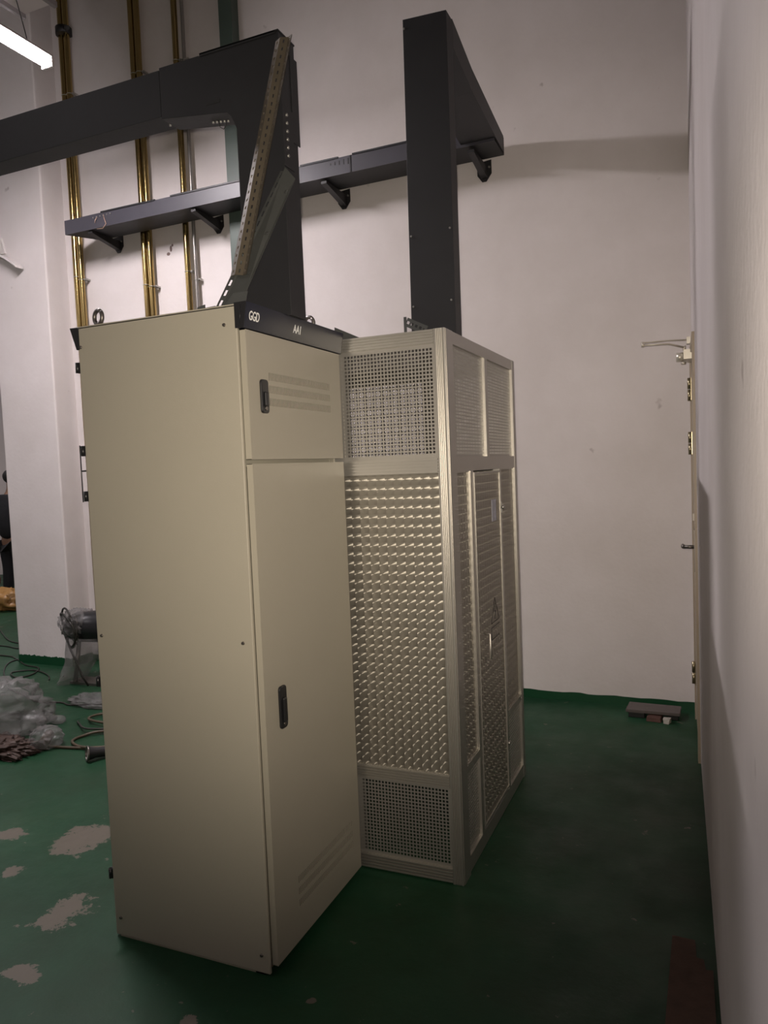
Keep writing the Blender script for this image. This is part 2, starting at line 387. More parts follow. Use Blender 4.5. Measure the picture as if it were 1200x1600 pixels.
m = MB(); m.box((X0, Y1-.012, .02), (X1-.02, Y1, H)); m.build('side_panel', BEIGE, cab)
m = MB(); m.box((X0, Y0, H-.006), (X1, Y1, H+.001)); m.build('top_panel', BEIGE, cab)
m = MB(); m.box((X0-.012, Y0+.014, .05), (X0+.012, Y1-.014, H-.09), .002); rd = m.build('rear_door', BEIGE, cab)
for z in (2.061, 1.77, 1.61, .944, .23):
    m = MB(); m.tube([(X0-.012, Y0+.004, z-.018), (X0-.012, Y0+.004, z+.018)], .007, 8); m.box((X0-.018, Y0+.002, z-.018), (X0-.002, Y0+.018, z+.018)); m.build('hinge', BLACKP, rd)
m = MB(); m.tube([(X0-.02, Y0-.002, 1.59), (X0-.019, Y0-.002, 1.79)], .0022, 6); m.tube([(X0-.019, Y0-.001, 1.70), (X0-.004, Y0+.004, 1.70)], .003, 6); m.build('locking_rod', BLACKP, rd)
for (x, z) in ((-1.385, 2.14), (-1.377, 1.119), (-1.369, .067), (-1.974, 1.113), (-1.985, 2.13), (-1.97, .072)):
    m = MB(); m.tube([(x, Y0+.002, z), (x, Y0-.004, z)], [.0065, .005], 12); m.box((x-.004, Y0-.0047, z-.0008), (x+.004, Y0-.0035, z+.0008)); m.build('panel_screw', EYE, cab)
# doors with real louvre slots, folded edges
XF = X1+.022
def slot_door(y0, y1, z0, z1, rows, sy0, sy1, ny, top_first=True):
    m = MB(); O = (XF, 0, 0); U = (0, 1, 0); W = (0, 0, 1); N = (1, 0, 0); th = .0016
    # plain areas round the slot field
    zt = max(r[1] for r in rows)+.002; zb = min(r[0] for r in rows)-.002
    def pl(a0, a1, b0, b1): m.box((XF-th, a0, b0), (XF, a1, b1))
    pl(y0, y1, z0, zb); pl(y0, y1, zt, z1); pl(y0, sy0, zb, zt); pl(sy1, y1, zb, zt)
    rs = sorted(rows); edges = [zb]
    for a, b in zip(rs, rs[1:]): edges.append((a[1]+b[0])/2)
    edges.append(zt)
    for k, (a, b) in enumerate(rs):
        e0, e1 = edges[k], edges[k+1]
        m.box((XF-th, sy0, e0), (XF, sy1, a)); m.box((XF-th, sy0, b), (XF, sy1, e1))
        m.perf((XF, sy0, a), U, W, N, sy1-sy0, b-a, ny, 1, .0052, b-a-.0006, th)
    d = .022; fz = (zb-.01, zt+.01)
    m.box((XF-d, y0, z0), (XF-th, y0+.0016, z1)); m.box((XF-d, y1-.0016, z0), (XF-th, y1, z1)); m.box((XF-d, y0, z0), (XF-th, y1, z0+.0016)); m.box((XF-d, y0, z1-.0016), (XF-th, y1, z1))
    dd = m.build('door', BEIGE, cab)
    m = MB(); m.box((XF-.012, sy0-.01, fz[0]), (XF-.006, sy1+.01, fz[1])); m.build('slot_shade_sheet', DARK, dd)  # black sheet added behind the slots to keep their inside dark
    return dd
ud = slot_door(2.012, 2.668, 1.712, 2.122, [(1.972, 1.999), (1.930, 1.957), (1.888, 1.915)], 2.137, 2.577, 45)
ld = slot_door(2.014, 2.668, .032, 1.698, [(.232, .258), (.190, .216), (.148, .174)], 2.167, 2.605, 45)
def handle(y, z0, z1, par, wide=.044):
    m = MB(); yc = y; hw = wide/2; pts = []
    for cy, cz, a in ((yc+hw-.012, z1-.012, 0), (yc-hw+.012, z1-.012, 90), (yc-hw+.012, z0+.012, 180), (yc+hw-.012, z0+.012, 270)):
        for k in range(5):
            an = math.radians(a+k*22.5); pts.append(V((XF-.002, cy+.012*math.cos(an), cz+.012*math.sin(an))))
    m.prism(pts, (.010, 0, 0)); h = m.build('handle', BLACKP, par, bev=.003)
    m = MB(); m.box((XF+.007, yc-.010, z0+.022), (XF+.017, yc+.010, z1-.04), .004); m.build('lever', BLACKP, h)
    m = MB(); m.tube([(XF+.008, yc, z0+.016), (XF+.0105, yc, z0+.016)], .007, 14); m.build('lock', EYE, h)
    return h
handle(2.100, 1.862, 1.972, ud)
handle(2.118, .805, .950, ld)
# header strips front and rear: solid wedges, wider at the top
m = MB(); ya, yb = Y0-.002, Y1+.004
P = [(X1-.006, 2.125), (XF+.004, 2.125), (X1+.040, 2.205), (X1-.006, 2.205)]
m.prism([(x, ya+.0015, z) for x, z in P], (0, yb-ya-.003, 0)); hd = m.build('header_strip', NAVY, cab, bev=.0015)
for y in (ya, yb-.0015):
    m = MB(); m.prism([(x, y, z) for x, z in P], (0, .0015, 0)); m.tube([(X1+.018, y-.0004, 2.196), (X1+.012, y-.0004, 2.135)], .0008, 6) if y == ya else None
    m.build('end_cap', BLACKP, hd)
m = MB(); P2 = [(X0+.008, 2.122), (X0-.006, 2.122), (X0-.032, 2.200), (X0+.008, 2.200)]
m.prism([(x, ya, z) for x, z in P2], (0, yb-ya, 0)); m.build('header_strip', BLACKP, cab, bev=.0015)
def lettering(txt, y, z, size, sx, parent):
    cu = bpy.data.curves.new('lettering', 'FONT'); cu.body = txt; cu.size = size; cu.extrude = .0004; cu.align_x = 'CENTER'; cu.align_y = 'CENTER'; cu.offset = .0004
    tmp = bpy.data.objects.new('lettering_source', cu); C.objects.link(tmp)
    dg = bpy.context.evaluated_depsgraph_get(); me = bpy.data.meshes.new_from_object(tmp.evaluated_get(dg))
    bpy.data.objects.remove(tmp, do_unlink=True)
    sl = ((X1+.040)-(XF+.004))/.08; up = V((sl, 0, 1)).normalized(); rt = V((0, 1, 0)); nr = rt.cross(up)
    x = XF+.004+sl*(z-2.125)
    M = Matrix((rt*sx, up, nr)).transposed().to_4x4(); M.translation = V((x, y, z))+nr*.0006
    base = V((0, 0, 0)); q = parent
    while q is not None: base += V(q.location); q = q.parent
    me.transform(Matrix.Translation(-base) @ M); me.materials.clear(); me.materials.append(WHITEP)
    o = bpy.data.objects.new('lettering', me); C.objects.link(o); o.parent = parent
lettering('GGD', 2.050, 2.164, .041, .66, hd)
lettering('AA1', 2.325, 2.164, .041, .74, hd)
# lifting eyes
def lifting_eye(x, y):
    m = MB(); m.tube([(x, y, H), (x, y, H+.012)], [.018, .014], 14); m.torus((x, y, H+.040), (.25, 1, 0), .024, .0075, 22, 8)
    m.build('lifting_eye', EYE, cab)
lifting_eye(-1.955, 2.06); lifting_eye(-1.955, 2.61); lifting_eye(-1.40, 2.59)

# ================================================================ ALUMINIUM ENCLOSURE
EX0, EX1, EY0, EY1, EH = -2.05, -.8891, 2.7136, 3.8441, 2.192
enc = thing('transformer_enclosure', ((EX0+EX1)/2, (EY0+EY1)/2, 0), 'silver aluminium equipment enclosure with square-hole mesh and swirl-polished sheet panels, behind the beige cabinet', 'metal enclosure')
PW = .046
def post(x, y, sx, sy):
    """corner post: a square profile with fluted faces; sx, sy point outwards"""
    m = MB(); m.box((x-sx*.001, y-sy*.005, 0), (x-sx*PW, y-sy*PW, EH-.002), .002)
    for a, b_ in ((.001, .010), (.0135, .0175), (.0205, .0245), (.0275, .0315), (.0345, .045)):
        m.box((x-sx*a, y, .001), (x-sx*b_, y-sy*.008, EH-.003), .0012)
    m.build('corner_post', ALU, enc)
for sx, x in ((-1, EX0), (1, EX1)):
    for sy, y in ((-1, EY0), (1, EY1)): post(x, y, sx, sy)
# generic bars on one face: f maps (u along face, z, depth inwards) -> world
fx0 = lambda u, z, d: V((u, EY0+d, z)); fx1 = lambda u, z, d: V((u, EY1-d, z))
fy1 = lambda u, z, d: V((EX1-d, u, z)); fy0 = lambda u, z, d: V((EX0+d, u, z))
def fb(m, f, u0, u1, z0, z1, d0, d1):
    m.hexa([f(u0, z0, d0), f(u1, z0, d0), f(u1, z0, d1), f(u0, z0, d1), f(u0, z1, d0), f(u1, z1, d0), f(u1, z1, d1), f(u0, z1, d1)]); return m
def rail(f, u0, u1, z0, z1, flutes=5):
    m = MB(); fb(m, f, u0, u1, z0, z1, .009 if flutes else .003, .035)
    if flutes:
        p_ = (z1-z0)/flutes
        for k in range(flutes):
            q0, q1 = z0+p_*(k+.10), z0+p_*(k+.76); c_ = p_*.12
            for (h0, h1, dd) in ((q0, q1, .003), (q0+c_, q1-c_, .0)): fb(m, f, u0, u1, h0, h1, dd, .010)
    m.build('rail', ALU, enc)
def mullion(f, u0, u1, z0, z1, rib=True):
    m = MB(); fb(m, f, u0, u1, z0, z1, .003, .035)
    if rib: fb(m, f, u0+.002, u0+.008, z0, z1, .0, .004); fb(m, f, u1-.008, u1-.002, z0, z1, .0, .004)
    m.build('mullion', ALU, enc)
def mesh_panel(f, u0, u1, z0, z1, pitch=.0146, hole=.0092):
    m = MB(); o = f(u0, z0, .014); U = (f(1, 0, 0)-f(0, 0, 0)); N = (f(0, 0, 0)-f(0, 0, 1)); 
    nx = max(2, int((u1-u0-.012)/pitch)); ny = max(2, int((z1-z0-.012)/pitch))
    m.perf(o, U, (0, 0, 1), N, u1-u0, z1-z0, nx, ny, hole, hole, .0015, ((u1-u0)-nx*pitch)/2, ((z1-z0)-ny*pitch)/2)
    m.build('mesh_panel', ALUD, enc)
def sheet(f, u0, u1, z0, z1, mt, d=.014, par=None, name='sheet_panel'):
    m = MB(); fb(m, f, u0, u1, z0, z1, d, d+.002); return m.build(name, mt, par or enc)
ZT0, ZM0, ZM1, ZL0, ZL1, ZB1 = 2.135, 1.640, 1.700, .390, .444, .066
for f in (fx0, fx1):
    a, b = EX0+PW, EX1-PW
    for z0, z1 in ((ZT0, EH-.003), (ZM0, ZM1), (ZL0, ZL1), (.004, ZB1)): rail(f, a, b, z0, z1)
    mx = -1.385
    m = MB(); fb(m, f, mx, mx+.058, .004, EH-.02, .018, .045); m.build('mullion', ALUD, enc)
    for u0, u1 in ((a, mx+.02), (mx+.022, b)):
        mesh_panel(f, u0, u1, ZM1, ZT0); mesh_panel(f, u0, u1, ZB1, ZL0); sheet(f, u0, u1, ZL1, ZM0, SWX)
# right (short) face, three bays below, two above
a, b = EY0+PW, EY1-PW
# the wide flat cover strips of this face
m = MB(); fb(m, fy1, EY0+.012, EY0+.095, .0, EH-.004, -.001, .012); m.build('post_cover', ALU, enc)
for z0, z1 in ((2.14, EH-.003), (ZM0, ZM1)): rail(fy1, a, b, z0, z1, 0)
rail(fy1, a, b, .004, .07, 0)
mullion(fy1, 3.278, 3.322, ZM1, 2.14, False)
mesh_panel(fy1, EY0+.095, 3.278, ZM1, 2.14); mesh_panel(fy1, 3.322, b, ZM1, 2.14)
mullion(fy1, 3.005, 3.045, .07, ZM0, False); mullion(fy1, 3.49, 3.52, .07, ZM0, False)
for u0, u1 in ((EY0+.095, 3.005), (3.52, b)):
    rail(fy1, u0, u1, .415, .447, 0)
    sheet(fy1, u0, u1, .447, ZM0, SWY); mesh_panel(fy1, u0, u1, .07, .415)
    m = MB()
    for q0, q1, r0, r1 in ((u0, u1, .447, .452), (u0, u1, ZM0-.005, ZM0), (u0, u0+.005, .452, ZM0-.005), (u1-.005, u1, .452, ZM0-.005)): fb(m, fy1, q0, q1, r0, r1, .008, .016)
    m.build('glazing_bead', ALU, enc)
ed = sheet(fy1, 3.050, 3.486, .085, 1.632, SWY, .006, None, 'door')
m = MB()
for q0, q1, r0, r1 in ((3.050, 3.486, .085, .093), (3.050, 3.486, 1.624, 1.632), (3.050, 3.056, .093, 1.624), (3.480, 3.486, .093, 1.624)): fb(m, fy1, q0, q1, r0, r1, .0, .007)
m.build('door_edge', ALU, ed)
m = MB(); m.tube([fy1(3.138, .81, .004), fy1(3.138, .81, -.022), fy1(3.138, .92, -.022), fy1(3.138, .92, .004)], .005, 8); m.build('handle', ALU, ed)
m = MB(); T = [(3.316, 1.045), (3.408, .925), (3.262, .925)]
def line(m, p_, q_, wd=.004):
    a_, b_ = fy1(p_[0], p_[1], .0052), fy1(q_[0], q_[1], .0052); d = (b_-a_).normalized(); nn = V((1, 0, 0)); s_ = d.cross(nn)
    m.obox((a_+b_)/2, (b_-a_)/2+d*wd/2, s_*wd/2, nn*.0007)
T = [(3.335, 1.045), (3.405, .935), (3.265, .935)]
for i in range(3): line(m, T[i], T[(i+1) % 3])
for p_, q_ in (((3.340, 1.015), (3.325, .985)), ((3.325, .985), (3.345, .980)), ((3.345, .980), (3.330, .950))): line(m, p_, q_, .005)
for p_, q_ in (((3.265, .915), (3.405, .915)), ((3.265, .860), (3.405, .860)), ((3.265, .915), (3.265, .860))): line(m, p_, q_, .0035)
m.build('warning_sign', DECAL, ed)
m = MB(); fb(m, fy1, 3.335, 3.41, 1.40, 1.50, .0045, .0065); m.build('paper_label', LABEL, ed)
m = MB(); m.tube([fy1(3.505, 1.455, .004), fy1(3.505, 1.455, -.012)], .009, 12); fb(m, fy1, 3.498, 3.512, 1.43, 1.48, -.001, .004); m.build('door_lock', STEEL, enc)
m = MB(); m.tube([fy1(3.49, .30, .004), fy1(3.49, .30, -.010)], .008, 10); m.build('door_bolt', STEEL, enc)
# left face (hidden from the photograph) closed with plain bays
for z0, z1 in ((ZT0, EH-.003), (ZM0, ZM1), (ZL0, ZL1), (.004, ZB1)): rail(fy0, a, b, z0, z1, 0)
mesh_panel(fy0, a, b, ZM1, ZT0); mesh_panel(fy0, a, b, ZB1, ZL0); sheet(fy0, a, b, ZL1, ZM0, SWY)
m = MB(); m.box((EX0+.012, EY0+.012, EH-.014), (EX1-.012, EY1-.012, EH-.003)); m.build('roof_panel', ALU, enc)

# brackets on the enclosure roof
def fin(x0, x1, y, z0, h, slots, lab):
    m = MB(); m.prism([(x0, y, z0), (x1, y, z0), (x1, y, z0+.012), (x0, y, z0+h)], (0, .003, 0))
    m.box((x0, y-.03, z0), (x1, y, z0+.003))
    o = m.build('roof_bracket', GALV); tag(o, lab, 'bracket')
fin(-1.405, -1.285, 2.82, EH, .070, 0, 'small triangular grey steel fin on the enclosure roof, beside the cabinet corner')
def slotted(m, a, b, wdir, wd, n, sl=.022, sw=.009, th=.002):
    """slotted flat strip from a to b, width wd along wdir, n slots"""
    a, b, wdir = V(a), V(b), V(wdir).normalized(); L = (b-a).length; u = (b-a)/L; wdir = (wdir-u*wdir.dot(u)).normalized(); N = wdir.cross(u)
    m.perf(a, u, wdir, N, L, wd, n, 1, sl, sw, th); return m
m = MB(); slotted(m, (-1.392, 3.60, EH+.195), (-1.285, 3.60, EH+.140), (0, 0, 1), .045, 5, .014, .014)
m.box((-1.395, 3.597, EH), (-1.380, 3.600, EH+.24)); m.box((-1.40, 3.57, EH), (-1.27, 3.60, EH+.003)); m.box((-1.285, 3.597, EH), (-1.270, 3.600, EH+.185))
tag(m.build('roof_bracket', GALV), 'slotted grey angle bracket on the enclosure roof at the foot of the tall duct', 'bracket')

# ================================================================ DUCT 1: rises from the beige cabinet, then runs left
duct = thing('cable_duct', (-1.37, 2.30, H), 'wide dark grey cable duct rising from the beige cabinet and turning left across the room', 'cable duct')
RX0, RX1, RY0, RY1 = -1.464, -1.282, 2.25, 2.352
AZ0, AZ1 = 2.975, 3.128
m = MB(); m.prism([(RX0, RY0, H+.002), (RX1, RY0, H+.002), (RX1, RY0, 3.138), (-1.78, RY0, 3.138), (-1.78, RY0, 2.960), (-1.50, RY0, 2.922), (-1.484, RY0, 2.905), (RX0, RY0, 2.86)], (0, RY1-RY0, 0))
m.build('riser_elbow', DUCT, duct, bev=.001)
m = MB(); m.box((-3.6, RY0+.001, 2.968), (-1.782, RY1-.001, 3.131)); m.build('horizontal_run', DUCT, duct, bev=.001)
m = MB(); m.box((-1.60, RY0-.004, 3.138), (RX1+.002, RY1+.004, 3.143)); m.box((-1.60, RY0-.004, 3.132), (RX1-.01, RY0-.001, 3.142)); m.build('lid', DUCT, duct)
m = MB(); m.box((RX1, RY1-.035, 2.80), (RX1+.003, RY1+.012, 3.09)); m.box((RX1, RY0+.0, 2.70), (RX1+.003, RY1-.035, 2.90)); m.build('joint_plate', DUCT, duct)
for k in range(6):
    z = 2.873-k*.027; m = MB(); m.tube([(RX1+.002, 2.272, z), (RX1+.008, 2.272, z)], .0055, 10); m.build('bolt', STEEL, duct)
for k in range(7):
    x = -1.60+k*.016 if k < 5 else -1.79+(k-5)*.02
    z = 2.9355-(k*.0022) if k < 5 else 2.966
    m = MB(); m.tube([(x, 2.31, z+.003), (x, 2.31, z-.006)], .0045, 8); m.build('bolt', STEEL, duct)
m = MB(); m.box((-1.585, RY0-.001, 2.962), (-1.525, RY0+.002, 2.974)); m.build('slot', DARK, duct)
m = MB(); m.tube([(-1.57, 2.30, 2.93), (-1.565, 2.30, 2.905), (-1.55, 2.30, 2.895), (-1.54, 2.30, 2.905), (-1.535, 2.30, 2.925)], .0012, 6); m.build('earth_wire', CABLE, duct)

# strut B: folded slotted angle from the cabinet top to the riser; strut A: perforated channel up to the elbow
def frame_uv(a, b, side):
    a, b = V(a), V(b); u = (b-a).normalized(); s_ = (V(side)-u*V(side).dot(u)).normalized(); return a, b, u, s_, u.cross(s_)
m = MB(); BL, BR, TR, TL = V((-1.414, 2.03, H+.006)), V((-1.336, 2.03, H+.006)), V((-1.236, 2.238, 2.642)), V((-1.272, 2.238, 2.686))
m.prism([BL, BR, TR, TL], (.001, -.0025, .001))
a, b = V((-1.436, 2.031, H+.006)), V((-1.292, 2.239, 2.680))
slotted(m, a, b, (1, 0, 0), .024, 14, .022, .011)
m.prism([V((-1.40, 2.028, H+.006)), V((-1.318, 2.028, H+.006)), V((-1.316, 2.040, H+.045)), V((-1.37, 2.040, H+.045))], (0, -.0025, 0))
m.prism([(-1.500, 2.02, H+.003), (-1.43, 2.02, H+.006), (-1.43, 2.06, H+.006), (-1.500, 2.06, H+.003)], (0, 0, .003))
m.prism([(-1.500, 2.02, H+.003), (-1.470, 2.02, H+.003), (-1.470, 2.02, H+.018), (-1.500, 2.02, H+.012)], (0, .003, 0))
m.prism([(-1.408, 2.02, H+.002), (-1.316, 2.02, H+.002), (-1.316, 2.05, H+.002), (-1.408, 2.05, H+.002)], (0, 0, .004))
u = (TL-BL).normalized()
for k in (.22, .5, .8): q = BL.lerp(TL, k)+V((.05, -.003, 0)); m.obox(q, u*.006, V((.004, 0, 0)), V((0, .0015, 0)))
tag(m.build('steel_strut', GALV), 'grey slotted steel angle strut leaning from cabinet top up to the duct riser', 'strut')
m = MB(); a, b, u, s_, nn = frame_uv((-1.400, 2.073, 2.310), (-1.272, 2.215, 3.085), (.85, -.5, 0))
L = (b-a).length; w3 = .030
n_ = V(nn)
if n_.y > 0: n_ = -n_
m.perf(a, u, s_, n_, L, w3, 30, 1, .009, .009, .0022)
m.perf(a+s_*w3, u, s_*.8+n_*-.6, (n_*.8+s_*.6), L, w3, 30, 1, .012, .006, .0022)
m.perf(a+s_*w3*1.8-n_*w3*.6, u, s_, n_, L, w3*.75, 30, 1, .009, .008, .0022)
m.obox((a+b)/2-n_*.008, (b-a)/2, s_*.0012, n_*.008)
tag(m.build('perforated_channel', TAN), 'tan perforated steel channel propped upright against the corner of the wide duct', 'strut')

# ================================================================ WALL TRAY, DUCT 2
TY0, TY1 = 4.79, 5.045
tray = thing('wall_cable_tray', (-3, 4.92, 3.70), 'long dark grey cable tray carried along the back wall on black brackets', 'cable tray')
m = MB(); m.prism([(-4.845, TY0, 3.705), (-1.19, TY0, 3.72), (-1.19, TY0, 3.835), (-4.845, TY0, 3.82)], (0, .003, 0))
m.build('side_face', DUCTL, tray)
m = MB(); m.prism([(-4.845, TY0+.003, 3.705), (-1.19, TY0+.003, 3.72), (-1.19, TY1, 3.72), (-4.70, TY1, 3.705)], (0, 0, .0025))
m.prism([(-4.70, TY1-.003, 3.7075), (-1.19, TY1-.003, 3.7225), (-1.19, TY1-.003, 3.835), (-4.70, TY1-.003, 3.82)], (0, .003, 0))
m.prism([(-4.845, TY0+.003, 3.7075), (-4.70, TY1-.003, 3.7075), (-4.70, TY1-.003, 3.82), (-4.845, TY0+.003, 3.82)], (.003, 0, 0)); m.build('bottom', DUCT, tray)
for x0, x1 in ((-4.45, -3.9), (-3.75, -2.65), (-2.6, -2.3), (-2.19, -1.25)):
    m = MB(); zz = 3.822+(x0+4.845)*.0041; m.box((x0, TY0-.006, zz), (x1, TY1+.003, zz+.006)); m.box((x0, TY0-.006, zz-.006), (x1, TY0-.003, zz)); m.build('lid', DUCT, tray)
m = MB(); m.box((-2.212, TY0-.004, 3.716), (-2.202, TY0, 3.829)); m.build('joint_strip', DARK, tray)
for k in range(6):
    m = MB(); x = -4.53+k*.036; m.tube([(x, TY0-.001, 3.792+k*.001), (x, TY0-.006, 3.792+k*.001)], .006, 10); m.build('bolt', STEEL, tray)  # bright steel heads added in place of holes with light showing through
for k in range(5):
    m = MB(); x = -2.36+k*.034; m.box((x-.004, TY0-.002, 3.79-.004*k), (x+.004, TY0+.0005, 3.803+.003*k)); m.build('slot', DARK, tray)
m = MB(); m.tube([(-4.49, 4.785, 3.79), (-4.50, 4.775, 3.765), (-4.51, 4.78, 3.745)], .003, 6); m.tube([(-4.42, 4.785, 3.80), (-4.40, 4.77, 3.76), (-4.39, 4.775, 3.72), (-4.43, 4.78, 3.69), (-4.50, 4.79, 3.70)], .003, 6); m.build('copper_wire', COPPER, tray)
# cantilever brackets
br0 = None; labs = ['leftmost black cantilever bracket under the wall tray, near the brass pipes', 'black cantilever bracket under the wall tray, beside the green-grey flat pipe',
    'black cantilever bracket under the wall tray, between the two dark ducts', 'black cantilever bracket under the end of the overhead duct, right of the tall riser']
for k, x in enumerate((-4.593, -3.558, -2.429, -1.352)):
    if br0 is None:
        br0 = thing('cantilever_bracket', (x, YB, 3.69), labs[0], 'bracket', 'cantilever brackets under the wall tray')
        m = MB(); y = YB-.008; m.prism([(x-.05, y, 3.735), (x+.05, y, 3.745), (x+.05, y, 3.655), (x+.012, y, 3.605), (x-.018, y, 3.605), (x-.05, y, 3.65)], (0, .007, 0)); m.build('wall_plate', BRKT, br0)
        m = MB(); m.prism([(x-.021, YB-.008, 3.625), (x-.021, YB-.008, 3.702), (x-.021, TY0+.02, 3.702), (x-.021, TY0+.02, 3.685)], (.042, 0, 0)); m.build('arm', BRKT, br0)
        for dx in (-.036, .036): m = MB(); m.tube([(x+dx, YB-.008, 3.695), (x+dx, YB-.018, 3.695)], .007, 8); m.build('bolt', STEEL, br0)
        o = br0
    else:
        o = copy_tree(br0); o.location = (x, YB, 3.69); o['label'] = labs[k]

d2 = thing('cable_duct', (-1.26, 3.75, EH), 'tall dark grey cable duct rising from the enclosure roof, sloping back to the wall', 'cable duct')
m = MB(); m.prism([(-1.394, 3.70, EH-.002), (-1.150, 3.70, EH-.002), (-1.144, 3.70, 3.935), (-1.377, 3.70, 3.948)], (0, .10, 0)); m.build('riser', DUCT, d2, bev=.001)
m = MB()
path = [((3.80, 3.944, 3.80), -1.144), ((4.22, 3.895, 3.765), -1.165), ((5.02, 3.835, 3.725), -1.186)]
for (p_, xa), (q_, xb) in zip(path, path[1:]):
    m.hexa([(xa-.233, p_[0], p_[2]), (xa, p_[0], p_[2]), (xb, q_[0], q_[2]), (xb-.233, q_[0], q_[2]), (xa-.233, p_[0], p_[1]), (xa, p_[0], p_[1]), (xb, q_[0], q_[1]), (xb-.233, q_[0], q_[1])])
m.build('sloping_arm', DUCT, d2, bev=.001)
for x, z in ((-1.370, 3.90), (-1.374, 2.86), (-1.163, 2.87), (-1.376, 2.50), (-1.168, 2.51)):
    m = MB(); m.tube([(x, 3.701, z), (x, 3.694, z)], .005, 8); m.build('screw', STEEL, d2)

# ================================================================ PIPES
def pipe(x, r, mt, lab, y=YB-.052, grp='brass coloured pipes on the back wall', clamp_z=3.3):
    t_ = thing('vertical_pipe', (x, y, 0), lab, 'pipe', grp)
    m = MB(); n = 24; m.tube([(x+.0015*math.sin(i*1.3), y, .02+i*(CEIL_Z-.04)/n) for i in range(n+1)], r, 16); m.build('pipe', mt, t_)
    for z in (clamp_z, 1.5, 5.0):
        m = MB(); m.torus((x, y, z), (0, 0, 1), r+.002, .003, 18, 6); m.box((x+r, y-.004, z-.008), (x+r+.022, y+.052, z+.008)); m.tube([(x+r+.012, y-.004, z), (x+r+.012, y-.012, z)], .006, 8); m.build('pipe_clamp', STEEL, t_)
    return t_
pipe(-5.043, .026, GOLD, 'left one of the leftmost pair of brass pipes, next to the white column', clamp_z=3.45)
pipe(-4.986, .026, GOLD, 'right one of the leftmost pair of brass pipes', clamp_z=3.42)
pipe(-4.280, .026, GOLD, 'left one of the middle pair of brass pipes', clamp_z=3.28)
pipe(-4.223, .026, GOLD, 'right one of the middle pair of brass pipes', clamp_z=3.26)
pipe(-3.846, .025, GOLD, 'single brass pipe beside the thin grey pipe', clamp_z=3.33)
pipe(-3.776, .015, GREYPIPE, 'thin grey pipe right of the brass pipes', y=YB-.04, grp='thin grey pipe', clamp_z=3.26)
m = MB(); m.tube([(-5.014, YB-.05, 5.50), (-5.014, YB-.05, 5.56)], .068, 14); m.tube([(-4.93, YB-.10, 5.52), (-4.90, YB-.12, 5.50)], .02, 10)
tag(m.build('pipe_fitting', BRKT), 'black fitting around the top of the leftmost brass pipes', 'pipe fitting')
m = MB(); m.box((-3.392, YB-.10, 0.02), (-3.272, YB-.004, CEIL_Z-.02), .004)
tag(m.build('flat_pipe', GREENP), 'green-grey rectangular vertical duct on the back wall behind the wide cable duct', 'duct')

# ================================================================ LAMP, TRUNKING
lamp = thing('fluorescent_lamp', (-3.9, 3.2, 4.36), 'lit white fluorescent tube lamp hanging at the top left', 'ceiling lamp')
m = MB(); m.prism([(-3.955, 2.6, 4.43), (-3.86, 2.6, 4.43), (-3.875, 2.6, 4.455), (-3.94, 2.6, 4.455)], (0, 1.22, 0)); m.box((-3.955, 3.80, 4.37), (-3.862, 3.82, 4.43)); m.box((-3.955, 2.6, 4.37), (-3.862, 2.62, 4.43)); m.build('lamp_housing', LAMPH, lamp)
area('lamp_light', (-3.908, 3.2, 4.365), .07, 1.15, LAMP_W, TUBE_COL)
m = MB(); m.tube([(-3.908, 2.622, 4.398), (-3.908, 3.798, 4.398)], .030, 14); m.build('tube', TUBEM, lamp)
for y in (2.8, 3.66):
    m = MB(); m.tube([(-4.0, y, 4.80), (-3.95, y, 4.62), (-3.908, y, 4.456)], .003, 6); m.build('hanging_wire', CABLE, lamp)
trk = thing('overhead_trunking', (-4.05, 1, 4.80), 'pale overhead trunking carrying the fluorescent lamp, with darker lower edges', 'trunking')
m = MB(); m.box((-4.19, -1.5, 4.83), (-3.90, 3.90, 4.95)); m.build('channel', LAMPH, trk)
for x in (-4.20, -3.915):
    m = MB(); m.box((x, -1.5, 4.80), (x+.028, 3.905, 4.835)); m.build('edge_rail', TRUNK, trk)
m = MB()
for y in (0, 3.6): m.tube([(-4.05, y, 4.95), (-4.05, y, CEIL_Z-.005)], .006, 8)
m.build('hanger_rod', TRUNK, trk)

# ================================================================ LEFT SIDE THINGS
# white curved bracket on the column with a black device
wb = thing('wall_bracket', (-5.62, 4.9, 3.55), 'white curved bracket on the column at the left edge, holding a small black device', 'wall bracket')
m = MB(); top = []; 
for i in range(9):
    t_ = i/8; top.append((-5.78+.33*t_, 3.70-.02*t_-.13*t_*t_))
for (x, z), (x2, z2) in zip(top, top[1:]):
    m.hexa([(x, 4.80, z-.018), (x2, 4.80, z2-.018), (x2, 4.885, z2-.018), (x, 4.885, z-.018), (x, 4.80, z), (x2, 4.80, z2), (x2, 4.885, z2), (x, 4.885, z)])
m.build('shelf', WPLAS, wb)
m = MB(); m.prism([(-5.80, 4.885, 3.70), (-5.66, 4.885, 3.70), (-5.70, 4.885, 3.84), (-5.80, 4.885, 3.86)], (0, .015, 0)); m.build('back_plate', WPLAS, wb)
m = MB(); m.box((-5.86, 4.74, 3.74), (-5.745, 4.84, 3.85), .015); m.tube([(-5.76, 4.75, 3.79), (-5.76, 4.72, 3.78)], .022, 12); m.build('device', BLACKP, wb)

